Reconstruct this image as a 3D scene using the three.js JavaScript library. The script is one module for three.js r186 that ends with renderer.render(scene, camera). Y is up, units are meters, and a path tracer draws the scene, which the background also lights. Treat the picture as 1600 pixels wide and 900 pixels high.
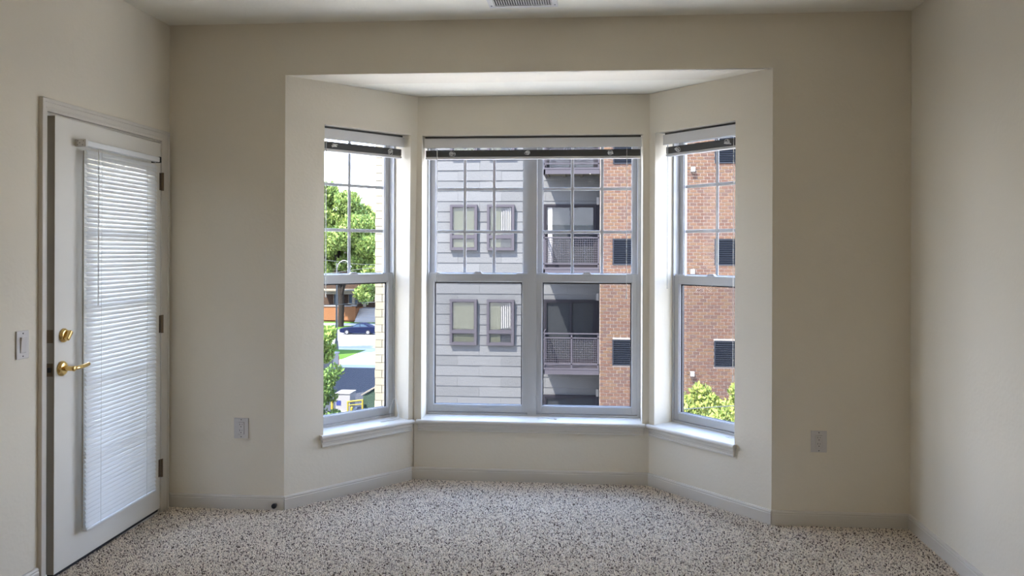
import * as THREE from 'three';
import { RoundedBoxGeometry } from 'three/addons/geometries/RoundedBoxGeometry.js';
import { mergeGeometries, toCreasedNormals } from 'three/addons/utils/BufferGeometryUtils.js';
import { RectAreaLightUniformsLib } from 'three/addons/lights/RectAreaLightUniformsLib.js';

// ---------------------------------------------------------------- camera, sky, sun, exposure
const scene = new THREE.Scene();
const FOCAL = 1227.2, CENTRE_X = 828.2, CENTRE_Y = 394.3;
const camera = new THREE.PerspectiveCamera(2 * Math.atan(450 / FOCAL) * 180 / Math.PI, 16 / 9, 0.05, 600);
camera.rotation.set(0, 0, 0, 'YXZ');
camera.rotation.order = 'YXZ';
camera.rotation.y = 0.0790; camera.rotation.x = -0.0003; camera.rotation.z = 0.0034;
camera.position.set(2.3998, 1.4585, 4.2919);
camera.setViewOffset(1600, 900, 800 - CENTRE_X, 450 - CENTRE_Y, 1600, 900);

const SKY_STRENGTH = 11.5, SUN = 46, LAMP = 115, EXPOSURE = 1.0;
function skyTexture() {
  const W = 256, H = 128, d = new Float32Array(W * H * 4);
  for (let j = 0; j < H; j++) {
    const up = ((j + 0.5) / H - 0.5) * Math.PI, s = Math.max(0, Math.sin(up)), k = Math.pow(s, 0.55);
    const r = 1.05 * (1 - k) + 0.25 * k, g = 1.08 * (1 - k) + 0.47 * k, b = 1.14 * (1 - k) + 1.0 * k;
    for (let i = 0; i < W; i++) { const o = (j * W + i) * 4; d[o] = r; d[o + 1] = g; d[o + 2] = b; d[o + 3] = 1; }
  }
  const t = new THREE.DataTexture(d, W, H, THREE.RGBAFormat, THREE.FloatType);
  t.mapping = THREE.EquirectangularReflectionMapping; t.colorSpace = THREE.LinearSRGBColorSpace;
  t.magFilter = THREE.LinearFilter; t.minFilter = THREE.LinearFilter; t.needsUpdate = true;
  return t;
}
scene.background = skyTexture();
scene.backgroundIntensity = SKY_STRENGTH;

const sun = new THREE.DirectionalLight(new THREE.Color(1.0, 0.955, 0.88), SUN);
sun.position.set(-65, 170, 100 - 20); sun.target.position.set(0, 0, -20);
sun.castShadow = true; sun.shadow.mapSize.set(4096, 4096);
Object.assign(sun.shadow.camera, { left: -80, right: 80, top: 80, bottom: -80, near: 1, far: 420 });
scene.add(sun, sun.target);

const renderer = new THREE.WebGLRenderer({ antialias: true });
renderer.toneMapping = THREE.LinearToneMapping;
renderer.toneMappingExposure = EXPOSURE;
renderer.shadowMap.enabled = true;
RectAreaLightUniformsLib.init();

// ---------------------------------------------------------------- helpers
function rng(seed) { let a = seed >>> 0; return () => { a = (a + 0x6d2b79f5) | 0; let t = Math.imul(a ^ (a >>> 15), 1 | a); t = (t + Math.imul(t ^ (t >>> 7), 61 | t)) ^ t; return ((t ^ (t >>> 14)) >>> 0) / 4294967296; }; }
const used = {};
function numbered(name) { const n = used[name] = (used[name] ?? -1) + 1; return n ? `${name}_${String(n).padStart(3, '0')}` : name; }
function tag(o, label, category, group, kind) {
  if (label) o.userData.label = label;
  if (category) o.userData.category = category;
  if (group) o.userData.group = group;
  if (kind) o.userData.kind = kind;
  return o;
}
function thing(name, label, category, [x, y, z] = [0, 0, 0], turn = 0, group) {
  const o = new THREE.Group(); o.name = numbered(name); o.position.set(x, y, z); o.rotation.y = turn;
  scene.add(o); return tag(o, label, category, group);
}
function struct(name, at = [0, 0, 0], turn = 0) {
  const o = new THREE.Group(); o.name = name; o.position.set(...at); o.rotation.y = turn; o.userData.kind = 'structure'; scene.add(o); return o;
}
function clean(gs) {
  gs = gs.map((g) => (g.index ? g.toNonIndexed() : g));
  for (const g of gs) for (const k of Object.keys(g.attributes)) if (!['position', 'normal', 'uv'].includes(k)) g.deleteAttribute(k);
  return gs.length === 1 ? gs[0] : mergeGeometries(gs);
}
function part(name, geometries, material, parent, place) {
  const m = new THREE.Mesh(Array.isArray(geometries) ? clean(geometries) : geometries, material);
  m.name = parent === scene ? numbered(name) : name; m.castShadow = m.receiveShadow = true;
  if (place) m.position.set(...place);
  parent.add(m); return m;
}
function structMesh(name, geometries, material) { const m = part(name, geometries, material, scene); m.name = name; m.userData.kind = 'structure'; return m; }
// boxes from corner to corner, with uv in metres
function box(x0, x1, y0, y1, z0, z1) {
  const g = new THREE.BoxGeometry(x1 - x0, y1 - y0, z1 - z0), p = g.attributes.position, n = g.attributes.normal, uv = g.attributes.uv;
  g.translate((x0 + x1) / 2, (y0 + y1) / 2, (z0 + z1) / 2);
  for (let i = 0; i < p.count; i++) {
    const ax = Math.abs(n.getX(i)), ay = Math.abs(n.getY(i));
    if (ax > 0.5) uv.setXY(i, p.getZ(i), p.getY(i)); else if (ay > 0.5) uv.setXY(i, p.getX(i), p.getZ(i)); else uv.setXY(i, p.getX(i), p.getY(i));
  }
  return g;
}
function rbox(x0, x1, y0, y1, z0, z1, r = 0.004, s = 2) {
  const g = new RoundedBoxGeometry(x1 - x0, y1 - y0, z1 - z0, s, Math.min(r, (x1 - x0) / 2.01, (y1 - y0) / 2.01, (z1 - z0) / 2.01));
  g.translate((x0 + x1) / 2, (y0 + y1) / 2, (z0 + z1) / 2); return g;
}
function cyl(r0, r1, h, seg = 20) { return new THREE.CylinderGeometry(r1, r0, h, seg); }
function tube(pts, r, seg = 24, rad = 6, closed = false) {
  return new THREE.TubeGeometry(new THREE.CatmullRomCurve3(pts.map((p) => new THREE.Vector3(...p)), closed), seg, r, rad, closed);
}
function rod(a, b, r, seg = 8) {
  const A = new THREE.Vector3(...a), B = new THREE.Vector3(...b), d = B.clone().sub(A), g = new THREE.CylinderGeometry(r, r, d.length(), seg);
  g.applyQuaternion(new THREE.Quaternion().setFromUnitVectors(new THREE.Vector3(0, 1, 0), d.normalize()));
  g.translate((A.x + B.x) / 2, (A.y + B.y) / 2, (A.z + B.z) / 2); return g;
}
function shape(pts) { const s = new THREE.Shape(); pts.forEach(([x, y], i) => (i ? s.lineTo(x, y) : s.moveTo(x, y))); s.closePath(); return s; }
function extrude(pts, depth, holes = [], bevel = 0) {
  const s = shape(pts);
  for (const h of holes) { const p = new THREE.Path(); h.forEach(([x, y], i) => (i ? p.lineTo(x, y) : p.moveTo(x, y))); p.closePath(); s.holes.push(p); }
  return new THREE.ExtrudeGeometry(s, { depth, bevelEnabled: bevel > 0, bevelSize: bevel, bevelThickness: bevel, bevelSegments: 2, curveSegments: 12 });
}
const rect = (x0, x1, y0, y1) => [[x0, y0], [x1, y0], [x1, y1], [x0, y1]];
// a rectangular ring: outer rectangle less inner, from z0 to z1
function ring(o, i, z0, z1) { const g = extrude(rect(...o), z1 - z0, [rect(...i)]); g.translate(0, 0, z0); return g; }
// profile [out, up] swept along a floor path between two corners, 'out' towards the left-hand normal given
function moulding(profile, a, b, out) {
  const A = new THREE.Vector2(...a), B = new THREE.Vector2(...b), L = A.distanceTo(B), g = extrude(profile, L);
  const dir = B.clone().sub(A).normalize(), N = new THREE.Vector2(...out).normalize();
  const m = new THREE.Matrix4().makeBasis(new THREE.Vector3(N.x, 0, N.y), new THREE.Vector3(0, 1, 0), new THREE.Vector3(dir.x, 0, dir.y)).setPosition(A.x, 0, A.y);
  g.applyMatrix4(m);
  if (m.determinant() < 0) { // keep the faces outward
    const ng = g.index ? g.toNonIndexed() : g, p = ng.attributes.position, u = ng.attributes.uv;
    for (let i = 0; i < p.count; i += 3) for (const t of [p, u]) { const s = t.itemSize, q = t.array.slice((i + 1) * s, (i + 2) * s); t.array.copyWithin((i + 1) * s, (i + 2) * s, (i + 3) * s); t.array.set(q, (i + 2) * s); }
    ng.computeVertexNormals(); return ng;
  }
  return g;
}

// tiling value noise
function noiseGrid(n, seed) { const r = rng(seed), a = new Float32Array(n * n); for (let i = 0; i < n * n; i++) a[i] = r(); return (x, y) => { const X = Math.floor(x), Y = Math.floor(y), fx = x - X, fy = y - Y, u = fx * fx * (3 - 2 * fx), v = fy * fy * (3 - 2 * fy), w = (i, j) => a[(((j % n) + n) % n) * n + (((i % n) + n) % n)]; return (w(X, Y) * (1 - u) + w(X + 1, Y) * u) * (1 - v) + (w(X, Y + 1) * (1 - u) + w(X + 1, Y + 1) * u) * v; }; }
function texture(size, metres, f, srgb = false) {
  const d = new Uint8Array(size * size * 4);
  for (let j = 0; j < size; j++) for (let i = 0; i < size; i++) { const c = f(i / size, j / size), o = (j * size + i) * 4; if (typeof c === 'number') d[o] = d[o + 1] = d[o + 2] = Math.max(0, Math.min(255, c * 255)); else for (let k = 0; k < 3; k++) d[o + k] = Math.max(0, Math.min(255, c[k] * 255)); d[o + 3] = 255; }
  const t = new THREE.DataTexture(d, size, size); t.wrapS = t.wrapT = THREE.RepeatWrapping; t.repeat.set(1 / metres, 1 / metres);
  t.magFilter = THREE.LinearFilter; t.minFilter = THREE.LinearMipmapLinearFilter; t.generateMipmaps = true; if (srgb) t.colorSpace = THREE.SRGBColorSpace; t.needsUpdate = true; return t;
}
const lin = (r, g, b) => new THREE.Color().setRGB(r, g, b);
const OUTSIDE = 0.165, out = (r, g, b) => lin(r * OUTSIDE, g * OUTSIDE, b * OUTSIDE);   // outdoor paints and stone are mid-toned
const matte = (color, roughness = 0.9, extra = {}) => new THREE.MeshPhysicalMaterial({ color, roughness, specularIntensity: 0.12, ...extra });
const std = (color, roughness = 0.6, extra = {}) => new THREE.MeshStandardMaterial({ color, roughness, ...extra });

// ---------------------------------------------------------------- materials
const nA = noiseGrid(64, 3), nB = noiseGrid(128, 5), nC = noiseGrid(16, 9);
const peel = texture(512, 1.2, (x, y) => 0.45 * nB(x * 128, y * 128) + 0.35 * nA(x * 64, y * 64) + 0.2 * nC(x * 16, y * 16));
const grit = texture(512, 3, (x, y) => 0.5 * nB(x * 128, y * 128) + 0.3 * nA(x * 64, y * 64) + 0.2 * nC(x * 16, y * 16));
const M = {
  wall: std(lin(0.805, 0.738, 0.60), 0.75, { bumpMap: peel, bumpScale: 0.0007 }),
  ceiling: std(lin(0.89, 0.84, 0.70), 0.85, { bumpMap: peel, bumpScale: 0.0007 }),
  cabinet: std(lin(0.30, 0.22, 0.15), 0.5),
  trim: std(lin(0.69, 0.645, 0.56), 0.4),
  door: std(lin(0.78, 0.745, 0.66), 0.42),
  doorEdge: std(lin(0.30, 0.27, 0.22), 0.6),
  vinyl: std(lin(0.54, 0.545, 0.55), 0.35),
  gasket: std(lin(0.02, 0.02, 0.022), 0.5),
  glass: new THREE.MeshPhysicalMaterial({ color: 0xffffff, roughness: 0, metalness: 0, transmission: 1, thickness: 0, ior: 1.12 }),
  glassFar: new THREE.MeshPhysicalMaterial({ color: 0xffffff, roughness: 0, metalness: 0, transmission: 1, thickness: 0, ior: 1.33 }),
  screen: new THREE.MeshStandardMaterial({ color: lin(0.06, 0.06, 0.065), roughness: 0.9, transparent: true, opacity: 0.23 }),
  valance: std(lin(0.74, 0.73, 0.71), 0.45),
  slats: std(lin(0.12, 0.12, 0.12), 0.5),
  rail: std(lin(0.62, 0.60, 0.58), 0.4),
  clear: new THREE.MeshPhysicalMaterial({ color: lin(0.85, 0.85, 0.82), roughness: 0.15, transmission: 0.6, thickness: 0, ior: 1.45 }),
  cord: std(lin(0.75, 0.74, 0.70), 0.8),
  slatWhite: std(lin(0.80, 0.81, 0.79), 0.4),
  brass: std(lin(0.78, 0.56, 0.22), 0.22, { metalness: 1 }),
  brassDark: std(lin(0.16, 0.115, 0.07), 0.45, { metalness: 0.6 }),
  dark: std(lin(0.012, 0.011, 0.011), 0.6),
  plate: std(lin(0.62, 0.585, 0.545), 0.3),
  ventMetal: std(lin(0.72, 0.70, 0.66), 0.4),
  zincA: matte(out(0.29, 0.292, 0.29), 0.5, { metalness: 0.1, bumpMap: grit, bumpScale: 0.004 }),
  zincB: matte(out(0.312, 0.314, 0.312), 0.5, { metalness: 0.1, bumpMap: grit, bumpScale: 0.004 }),
  zincC: matte(out(0.275, 0.277, 0.275), 0.5, { metalness: 0.1, bumpMap: grit, bumpScale: 0.004 }),
  mauve: matte(out(0.16, 0.145, 0.165), 0.5),
  mauveDark: matte(out(0.05, 0.045, 0.055), 0.5),
  shade: matte(out(0.15, 0.158, 0.105), 0.8),
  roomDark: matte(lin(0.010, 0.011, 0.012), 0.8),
  mortar: matte(out(1.15, 0.93, 0.76), 0.95, { bumpMap: grit, bumpScale: 0.004 }),
  louver: matte(out(0.055, 0.065, 0.085), 0.6),
  soffit: matte(out(0.30, 0.28, 0.22), 0.8),
  wood: std(lin(0.05, 0.04, 0.035), 0.8),
  stoneBeige: [matte(out(0.68, 0.61, 0.44), 0.9), matte(out(0.72, 0.645, 0.47), 0.9), matte(out(0.65, 0.575, 0.42), 0.9)],
  stoneJoint: matte(out(0.54, 0.48, 0.36), 0.95),
  asphalt: matte(out(0.125, 0.13, 0.15), 0.95, { bumpMap: grit, bumpScale: 0.01 }),
  concrete: matte(lin(0.22, 0.21, 0.20), 0.95, { bumpMap: grit, bumpScale: 0.01 }),
  road: matte(lin(0.17, 0.165, 0.165), 0.95, { bumpMap: grit, bumpScale: 0.01 }),
  lawn: matte(lin(0.035, 0.07, 0.008), 1, { bumpMap: grit, bumpScale: 0.05 }),
  bark: matte(out(0.085, 0.07, 0.055), 0.95, { bumpMap: grit, bumpScale: 0.03 }),
  white: matte(out(0.72, 0.69, 0.66), 0.6),
  yellow: matte(out(0.85, 0.66, 0.10), 0.5),
  orange: matte(out(0.75, 0.16, 0.03), 0.5),
  binGreen: matte(out(0.12, 0.19, 0.13), 0.5),
  blue: matte(out(0.10, 0.13, 0.45), 0.5),
  carPaint: matte(lin(0.003, 0.005, 0.018), 0.4),
  carGlass: matte(lin(0.03, 0.05, 0.075), 0.3),
  tyre: matte(lin(0.012, 0.012, 0.013), 0.9),
  alloy: matte(lin(0.10, 0.10, 0.11), 0.5),
  steel: matte(out(0.30, 0.32, 0.30), 0.5),
  houseBrick: matte(out(0.72, 0.33, 0.15), 0.9, { bumpMap: grit, bumpScale: 0.02 }),
  houseWall: matte(out(0.20, 0.13, 0.09), 0.9),
  houseTrim: matte(out(0.60, 0.53, 0.40), 0.8),
  roofing: matte(out(0.10, 0.09, 0.085), 0.9),
};
const brickMats = [[0.30, 0.168, 0.115], [0.27, 0.15, 0.108], [0.335, 0.195, 0.125], [0.255, 0.155, 0.122], [0.32, 0.195, 0.12]].map((c) => matte(out(...c), 0.9, { bumpMap: grit, bumpScale: 0.003 }));

// ---------------------------------------------------------------- room shell
const W = 4.0769, H = 2.74, B1 = 0.6777, B2 = 3.3602, HB = 2.4483, C1 = 1.2677, C2 = 2.7561, D = 0.6563, REAR = 9.0;
const T = 0.26, REC = 0.16;                                    // wall thickness, depth of the window recess
const angL = Math.atan2(D, C1 - B1), angR = Math.atan2(D, B2 - C2);
const lenL = Math.hypot(D, C1 - B1), lenR = Math.hypot(D, B2 - C2), lenB = C2 - C1;
const OPEN = { L: [0.243, 0.843, 0.372, 2.20], B: [0.046, 1.446, 0.372, 2.20], R: [0.045, 0.650, 0.372, 2.20] };

const wallBack = extrude([[-T, 0], [B1, 0], [B1, HB], [B2, HB], [B2, 0], [W + T, 0], [W + T, H], [-T, H]], T); wallBack.translate(0, 0, -T);
structMesh('wall_back', [wallBack], M.wall);
function bayWall(name, at, turn, len, o, lean = 0) {
  const g = extrude(rect(0, len, 0, HB), T, [rect(o[0], o[1], o[2], o[3])]); g.translate(0, 0, -T);
  const lead = len - 0.03;
  if (lean) { const p = g.attributes.position; for (let i = 0; i < p.count; i++) p.setZ(i, p.getZ(i) + lean * (p.getX(i) / lead) * (p.getY(i) - 1.2)); g.computeVertexNormals(); }
  const m = structMesh(name, [g], M.wall); m.position.set(...at); m.rotation.y = turn; return m;
}
bayWall('wall_bay_left', [B1, 0, 0], angL, lenL + 0.03, OPEN.L, 0.011);
bayWall('wall_bay_back', [C1, 0, -D], 0, lenB, OPEN.B);
const mR = bayWall('wall_bay_right', [C2, 0, -D], -angR, lenR, OPEN.R);
structMesh('wall_right', [box(W, W + T, 0, H, -0.0, REAR)], M.wall);
structMesh('wall_rear', [box(-T, W + T, 0, H, REAR, REAR + T)], M.cabinet);
const DOOR = { z0: 0.080, z1: 1.030, top: 2.072 };
const wl = extrude([[-0.0, 0], [DOOR.z0, 0], [DOOR.z0, DOOR.top], [DOOR.z1, DOOR.top], [DOOR.z1, 0], [REAR, 0], [REAR, H], [0, H]], T);
wl.rotateY(-Math.PI / 2); structMesh('wall_left', [wl], M.wall);   // extruded z becomes -x, shape x becomes z
structMesh('ceiling', [box(-T, W + T, H, H + 0.25, -T, REAR + T)], M.ceiling);
const bayPoly = [[B1 - 0.1, 0.006], [B2 + 0.1, 0.006], [B2 + 0.1, 0.02], [C2 + 0.25, D + T + 0.1], [C1 - 0.25, D + T + 0.1], [B1 - 0.1, 0.02]];
const bc = extrude(bayPoly, 0.2); bc.rotateX(-Math.PI / 2); bc.translate(0, HB, 0); 
{ const p = bc.attributes.position; for (let i = 0; i < p.count; i++) if (p.getY(i) < HB + 0.01 && p.getZ(i) < -0.1) p.setY(i, HB + 0.004); }
structMesh('ceiling_bay', [bc], M.ceiling);

// floor with carpet
const fl = mergeGeometries(clean([box(-T, W + T, -0.25, 0, -T, REAR + T)]).isBufferGeometry ? [clean([box(-T, W + T, -0.25, 0, -T, REAR + T)]), (() => { const g = extrude(bayPoly, 0.25); g.rotateX(-Math.PI / 2); g.translate(0, -0.25, 0); return clean([g]); })()] : []);
const carpetTex = texture(512, 0.6, (x, y) => { const v = nB(x * 128, y * 128) * 0.6 + nB(x * 64 + 31, y * 64) * 0.4; const k = Math.max(0, Math.min(1, (v - 0.33) * 3)); return [0.42 + 0.36 * k, 0.37 + 0.35 * k, 0.32 + 0.33 * k]; }, true);
const floor = structMesh('floor', [fl], std(0xffffff, 1, { map: carpetTex, bumpMap: peel, bumpScale: 0.006 }));
{
  const r = rng(77), sp = 0.0064, spots = [];
  const inBay = (x, z) => z >= 0 ? x > 0.012 && x < W - 0.012 : (() => { const k = -z / D; return k < 0.985 && x > B1 + (C1 - B1) * k + 0.012 && x < B2 - (B2 - C2) * k - 0.012; })();
  for (let z = -D; z < 1.5; z += sp) for (let x = 0; x < W; x += sp) { const px = x + (r() - 0.5) * sp, pz = z + (r() - 0.5) * sp; if (inBay(px, pz)) spots.push([px, pz]); }
  const blob = new THREE.IcosahedronGeometry(1, 0);
  const im = new THREE.InstancedMesh(blob, std(0xffffff, 1), spots.length), m4 = new THREE.Matrix4(), q = new THREE.Quaternion(), e = new THREE.Euler(), c = new THREE.Color();
  spots.forEach(([x, z], i) => {
    e.set((r() - 0.5) * 1.4, r() * 6.28, (r() - 0.5) * 1.4); q.setFromEuler(e);
    const s = 0.0029 + r() * 0.0018;
    m4.compose(new THREE.Vector3(x, 0.001 + r() * 0.005, z), q, new THREE.Vector3(s * (0.75 + r() * 0.4), s * 1.3, s * 0.75)); im.setMatrixAt(i, m4);
    const t = r(), v = 0.88 + r() * 0.24;
    if (t < 0.66) c.setRGB(0.90 * v, 0.80 * v, 0.66 * v); else if (t < 0.85) c.setRGB(0.60 * v, 0.51 * v, 0.40 * v); else c.setRGB(0.17 * v, 0.13 * v, 0.10 * v);
    im.setColorAt(i, c);
  });
  im.name = 'carpet_pile'; im.userData.kind = 'stuff'; im.userData.label = 'speckled beige and brown twisted carpet pile'; im.receiveShadow = true; floor.add(im);
}

// baseboards: a flat board with a small bead on top
const BB = [[0, 0], [0.014, 0], [0.014, 0.064], [0.011, 0.068], [0.0125, 0.074], [0.009, 0.082], [0, 0.084]];
const C1b = C1 - 0.016;
structMesh('baseboard_back', [moulding(BB, [0.0, 0], [B1, 0], [0, 1]), moulding(BB, [B2, 0], [W, 0], [0, 1])], M.trim);
structMesh('baseboard_bay', [moulding(BB, [B1 - 0.004, 0], [C1b, -D], [D, C1b - B1]), moulding(BB, [C1b - 0.01, -D], [C2 + 0.01, -D], [0, 1]), moulding(BB, [C2, -D], [B2 + 0.004, 0], [-D, B2 - C2])], M.trim);
structMesh('baseboard_right', [moulding(BB, [W, 0], [W, REAR], [-1, 0])], M.trim);
structMesh('baseboard_left', [moulding(BB, [0, 1.065], [0, REAR], [1, 0])], M.trim);

// ---------------------------------------------------------------- windows
function sashParts(parent, g0, g1, y0, y1, rails, z0, z1, name, opt) {
  // g0..g1 x y0..y1 is the glass; stile .036 wide
  const st = 0.036, s = part(name, [rbox(g0 - st, g0, y0 - rails[0], y1 + rails[1], z0, z1, 0.003), rbox(g1, g1 + st, y0 - rails[0], y1 + rails[1], z0, z1, 0.003),
    rbox(g0 - 0.001, g1 + 0.001, y0 - rails[0], y0, z0, z1, 0.003), rbox(g0 - 0.001, g1 + 0.001, y1, y1 + rails[1], z0, z1, 0.003),
    ring([g0 - 0.002, g1 + 0.002, y0 - 0.002, y1 + 0.002], [g0 + 0.004, g1 - 0.004, y0 + 0.004, y1 - 0.004], (z0 + z1) / 2 - 0.002, z1 - 0.008)], M.vinyl, parent);
  const zm = (z0 + z1) / 2 - 0.003;
  const pn = part('pane', [box(g0, g1, y0, y1, zm - 0.0001, zm + 0.0001)], M.glass, s); pn.geometry = (() => { const g = new THREE.PlaneGeometry(g1 - g0, y1 - y0); g.translate((g0 + g1) / 2, (y0 + y1) / 2, zm); return g; })();
  if (opt.cols) {
    const w = 0.010;
    for (let k = 1; k < opt.cols; k++) { const x = g0 + (g1 - g0) * k / opt.cols; part('muntin', [rbox(x - w, x + w, y0, y1, zm - 0.006, zm - 0.001, 0.002)], M.vinyl, s); }
    for (const y of [1.592, 1.875]) part('muntin', [rbox(g0, g1, y - w, y + w, zm - 0.0065, zm - 0.0015, 0.002)], M.vinyl, s);
  } else {
    part('glazing_strip', [ring([g0 - 0.001, g1 + 0.001, y0 - 0.001, y1 + 0.001], [g0 + 0.010, g1 - 0.010, y0 + 0.006, y1 - 0.012], z0 + 0.001, zm - 0.001)], M.gasket, s);
    const xm = (g0 + g1) / 2, yt = y1 + rails[1];
    part('lock', [extrude([[-0.032, 0], [0.032, 0], [0.022, 0.006], [0.018, 0.013], [-0.018, 0.013], [-0.022, 0.006]], 0.02)].map((g) => g.translate(xm, yt, z1 - 0.026)), M.vinyl, s);
    for (const [a, b] of [[g0 - 0.034, g0 + 0.04], [g1 - 0.04, g1 + 0.034]]) part('tilt_latch', [rbox(a, b, yt, yt + 0.006, z1 - 0.028, z1 - 0.006, 0.002)], M.vinyl, s);
    const sg = new THREE.PlaneGeometry(g1 - g0 + 0.05, y1 - y0 + 0.05); sg.translate(xm, (y0 + y1) / 2, z0 - 0.065);
    part('insect_screen', sg, M.screen, s);
  }
  return s;
}
function buildWindow(name, at, turn, o, units, stool) {
  const w = struct(name, at, turn), zf = -REC;
  for (const u of units) {
    const [a, b, g0, g1] = u.slice(0, 4), st = 0.036;
    part('window_frame', [ring([a, b, 0.373, 2.199], [g0 - st + 0.002, g1 + st - 0.002, 0.403, 2.192], zf - 0.10, zf),
      box(g0 - st - 0.01, g0 - st + 0.006, 0.40, 2.19, zf - 0.055, zf - 0.048), box(g1 + st - 0.006, g1 + st + 0.01, 0.40, 2.19, zf - 0.055, zf - 0.048)], M.vinyl, w);
    part('screen_track', [box(g0 - st + 0.002, g0 - st + 0.004, 0.41, 1.27, zf - 0.099, zf - 0.044), box(g1 + st - 0.004, g1 + st - 0.002, 0.41, 1.27, zf - 0.099, zf - 0.044)], M.gasket, w);
    sashParts(w, g0, g1, 0.452, 1.264, [0.046, 0.052], zf - 0.042, zf - 0.008, 'lower_sash', {});
    sashParts(w, g0, g1, 1.318, 2.155, [0.05, 0.038], zf - 0.085, zf - 0.05, 'upper_sash', { cols: u[4] });
  }
  // stool with a rounded nose, then the apron under it
  const [s0, s1] = stool, zn = 0.034;
  const nose = new THREE.Shape(); nose.moveTo(-zn + 0.001 - 0.0, 0); // profile in (z, y)
  part('window_sill', [box(o[0] + 0.001, o[1] - 0.001, 0.366, 0.39, zf - 0.01, 0.001), (() => { const g = extrude([[0, 0], [zn - 0.008, 0], [zn - 0.002, 0.005], [zn, 0.012], [zn - 0.002, 0.019], [zn - 0.008, 0.024], [0, 0.024]], s1 - s0); g.rotateY(-Math.PI / 2); g.scale(-1, 1, 1); const p = g.index ? g.toNonIndexed() : g; flip(p); p.translate(s0, 0.366, 0); return p; })()], M.trim, w);
  part('apron', [rbox(s0 + 0.008, s1 - 0.008, 0.318, 0.367, 0, 0.012, 0.003), rbox(s0 + 0.008, s1 - 0.008, 0.318, 0.332, 0, 0.016, 0.004), rbox(s0 + 0.008, s1 - 0.008, 0.345, 0.367, 0, 0.019, 0.005)], M.trim, w);
  return w;
}
function flip(g) { const p = g.attributes.position, u = g.attributes.uv; for (let i = 0; i < p.count; i += 3) for (const t of [p, u]) { const s = t.itemSize, q = t.array.slice((i + 1) * s, (i + 2) * s); t.array.copyWithin((i + 1) * s, (i + 2) * s, (i + 3) * s); t.array.set(q, (i + 2) * s); } g.computeVertexNormals(); }
const winL = buildWindow('window_1', [B1, 0, 0], angL, OPEN.L, [[OPEN.L[0], OPEN.L[1], 0.296, 0.797, 2]], [0.218, 0.866]);
const winB = buildWindow('window_2', [C1, 0, -D], 0, OPEN.B, [[0.046, 0.738, 0.090, 0.678, 3], [0.738, 1.446, 0.806, 1.390, 3]], [0.018, 1.464]);
const winR = buildWindow('window_3', [C2, 0, -D], -angR, OPEN.R, [[OPEN.R[0], OPEN.R[1], 0.092, 0.588, 2]], [0.003, 0.664]);

// raised blinds: valance, stack of slats, bottom rail, clips of bunched ladder cord, wand, pull cord
function raisedBlind(label, at, turn, x0, x1, clips, wand, cords) {
  const t = thing('window_blind', label, 'blind', at, turn, undefined), zc = -0.035, off = 2.06;
  const head = part('valance', [rbox(x0, x1, 2.124, 2.186, zc - 0.006, zc, 0.002), rbox(x0, x0 + 0.003, 2.124, 2.186, zc - 0.05, zc, 0.001), rbox(x1 - 0.003, x1, 2.124, 2.186, zc - 0.05, zc, 0.001)], M.valance, t);
  part('headrail', [rbox(x0 + 0.005, x1 - 0.005, 2.15, 2.199, zc - 0.058, zc - 0.012, 0.003)], M.slats, t);
  const st = []; for (let k = 0; k < 17; k++) st.push(box(x0 + 0.008, x1 - 0.008, 2.072 + k * 0.0024, 2.0736 + k * 0.0024, zc - 0.052, zc - 0.022 + (k % 3) * 0.001));
  part('slat_stack', st, M.slats, t);
  part('bottom_rail', [rbox(x0 + 0.006, x1 - 0.006, 2.054, 2.070, zc - 0.054, zc - 0.018, 0.005)], M.rail, t);
  const r = rng(Math.round(x1 * 1000));
  for (const x of clips) {
    const gs = []; for (let k = 0; k < 5; k++) { const g = new THREE.TorusGeometry(0.010 + r() * 0.006, 0.0016, 6, 20); g.rotateX(r() * 2); g.rotateY((r() - 0.5) * 2); g.translate(x + (r() - 0.5) * 0.018, 2.088 + (r() - 0.5) * 0.022, zc - 0.006); gs.push(g); }
    part('bunched_ladder_cord', gs, M.cord, t);
  }
  if (wand) part('tilt_wand', [rod([wand[0], 2.12, zc - 0.004], [wand[0], wand[1], zc - 0.004], 0.003), new THREE.SphereGeometry(0.0045, 8, 6).translate(wand[0], wand[1], zc - 0.004)], M.clear, t);
  for (const [x, y] of cords) part('pull_cord', [rod([x, 2.12, zc - 0.006], [x, y, zc - 0.006], 0.0016), rod([x, y, zc - 0.006], [x, y - 0.035, zc - 0.006], 0.004)], M.cord, t);
  return t;
}
raisedBlind('raised grey mini blind at the top of the narrow window showing trees', [B1, 0, 0], angL, 0.246, 0.826, [0.335, 0.726], [0.276, 1.19], []);
raisedBlind('wide raised grey mini blind across the double window in the middle', [C1, 0, -D], 0, 0.050, 1.441, [0.233, 0.719, 1.249], [0.136, 1.27], [[1.348, 1.20]]);
raisedBlind('raised grey mini blind at the top of the narrow window showing only brick and bush', [C2, 0, -D], -angR, 0.077, 0.646, [0.191, 0.562], [0.113, 1.24], [[0.606, 0.76]]);

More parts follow.
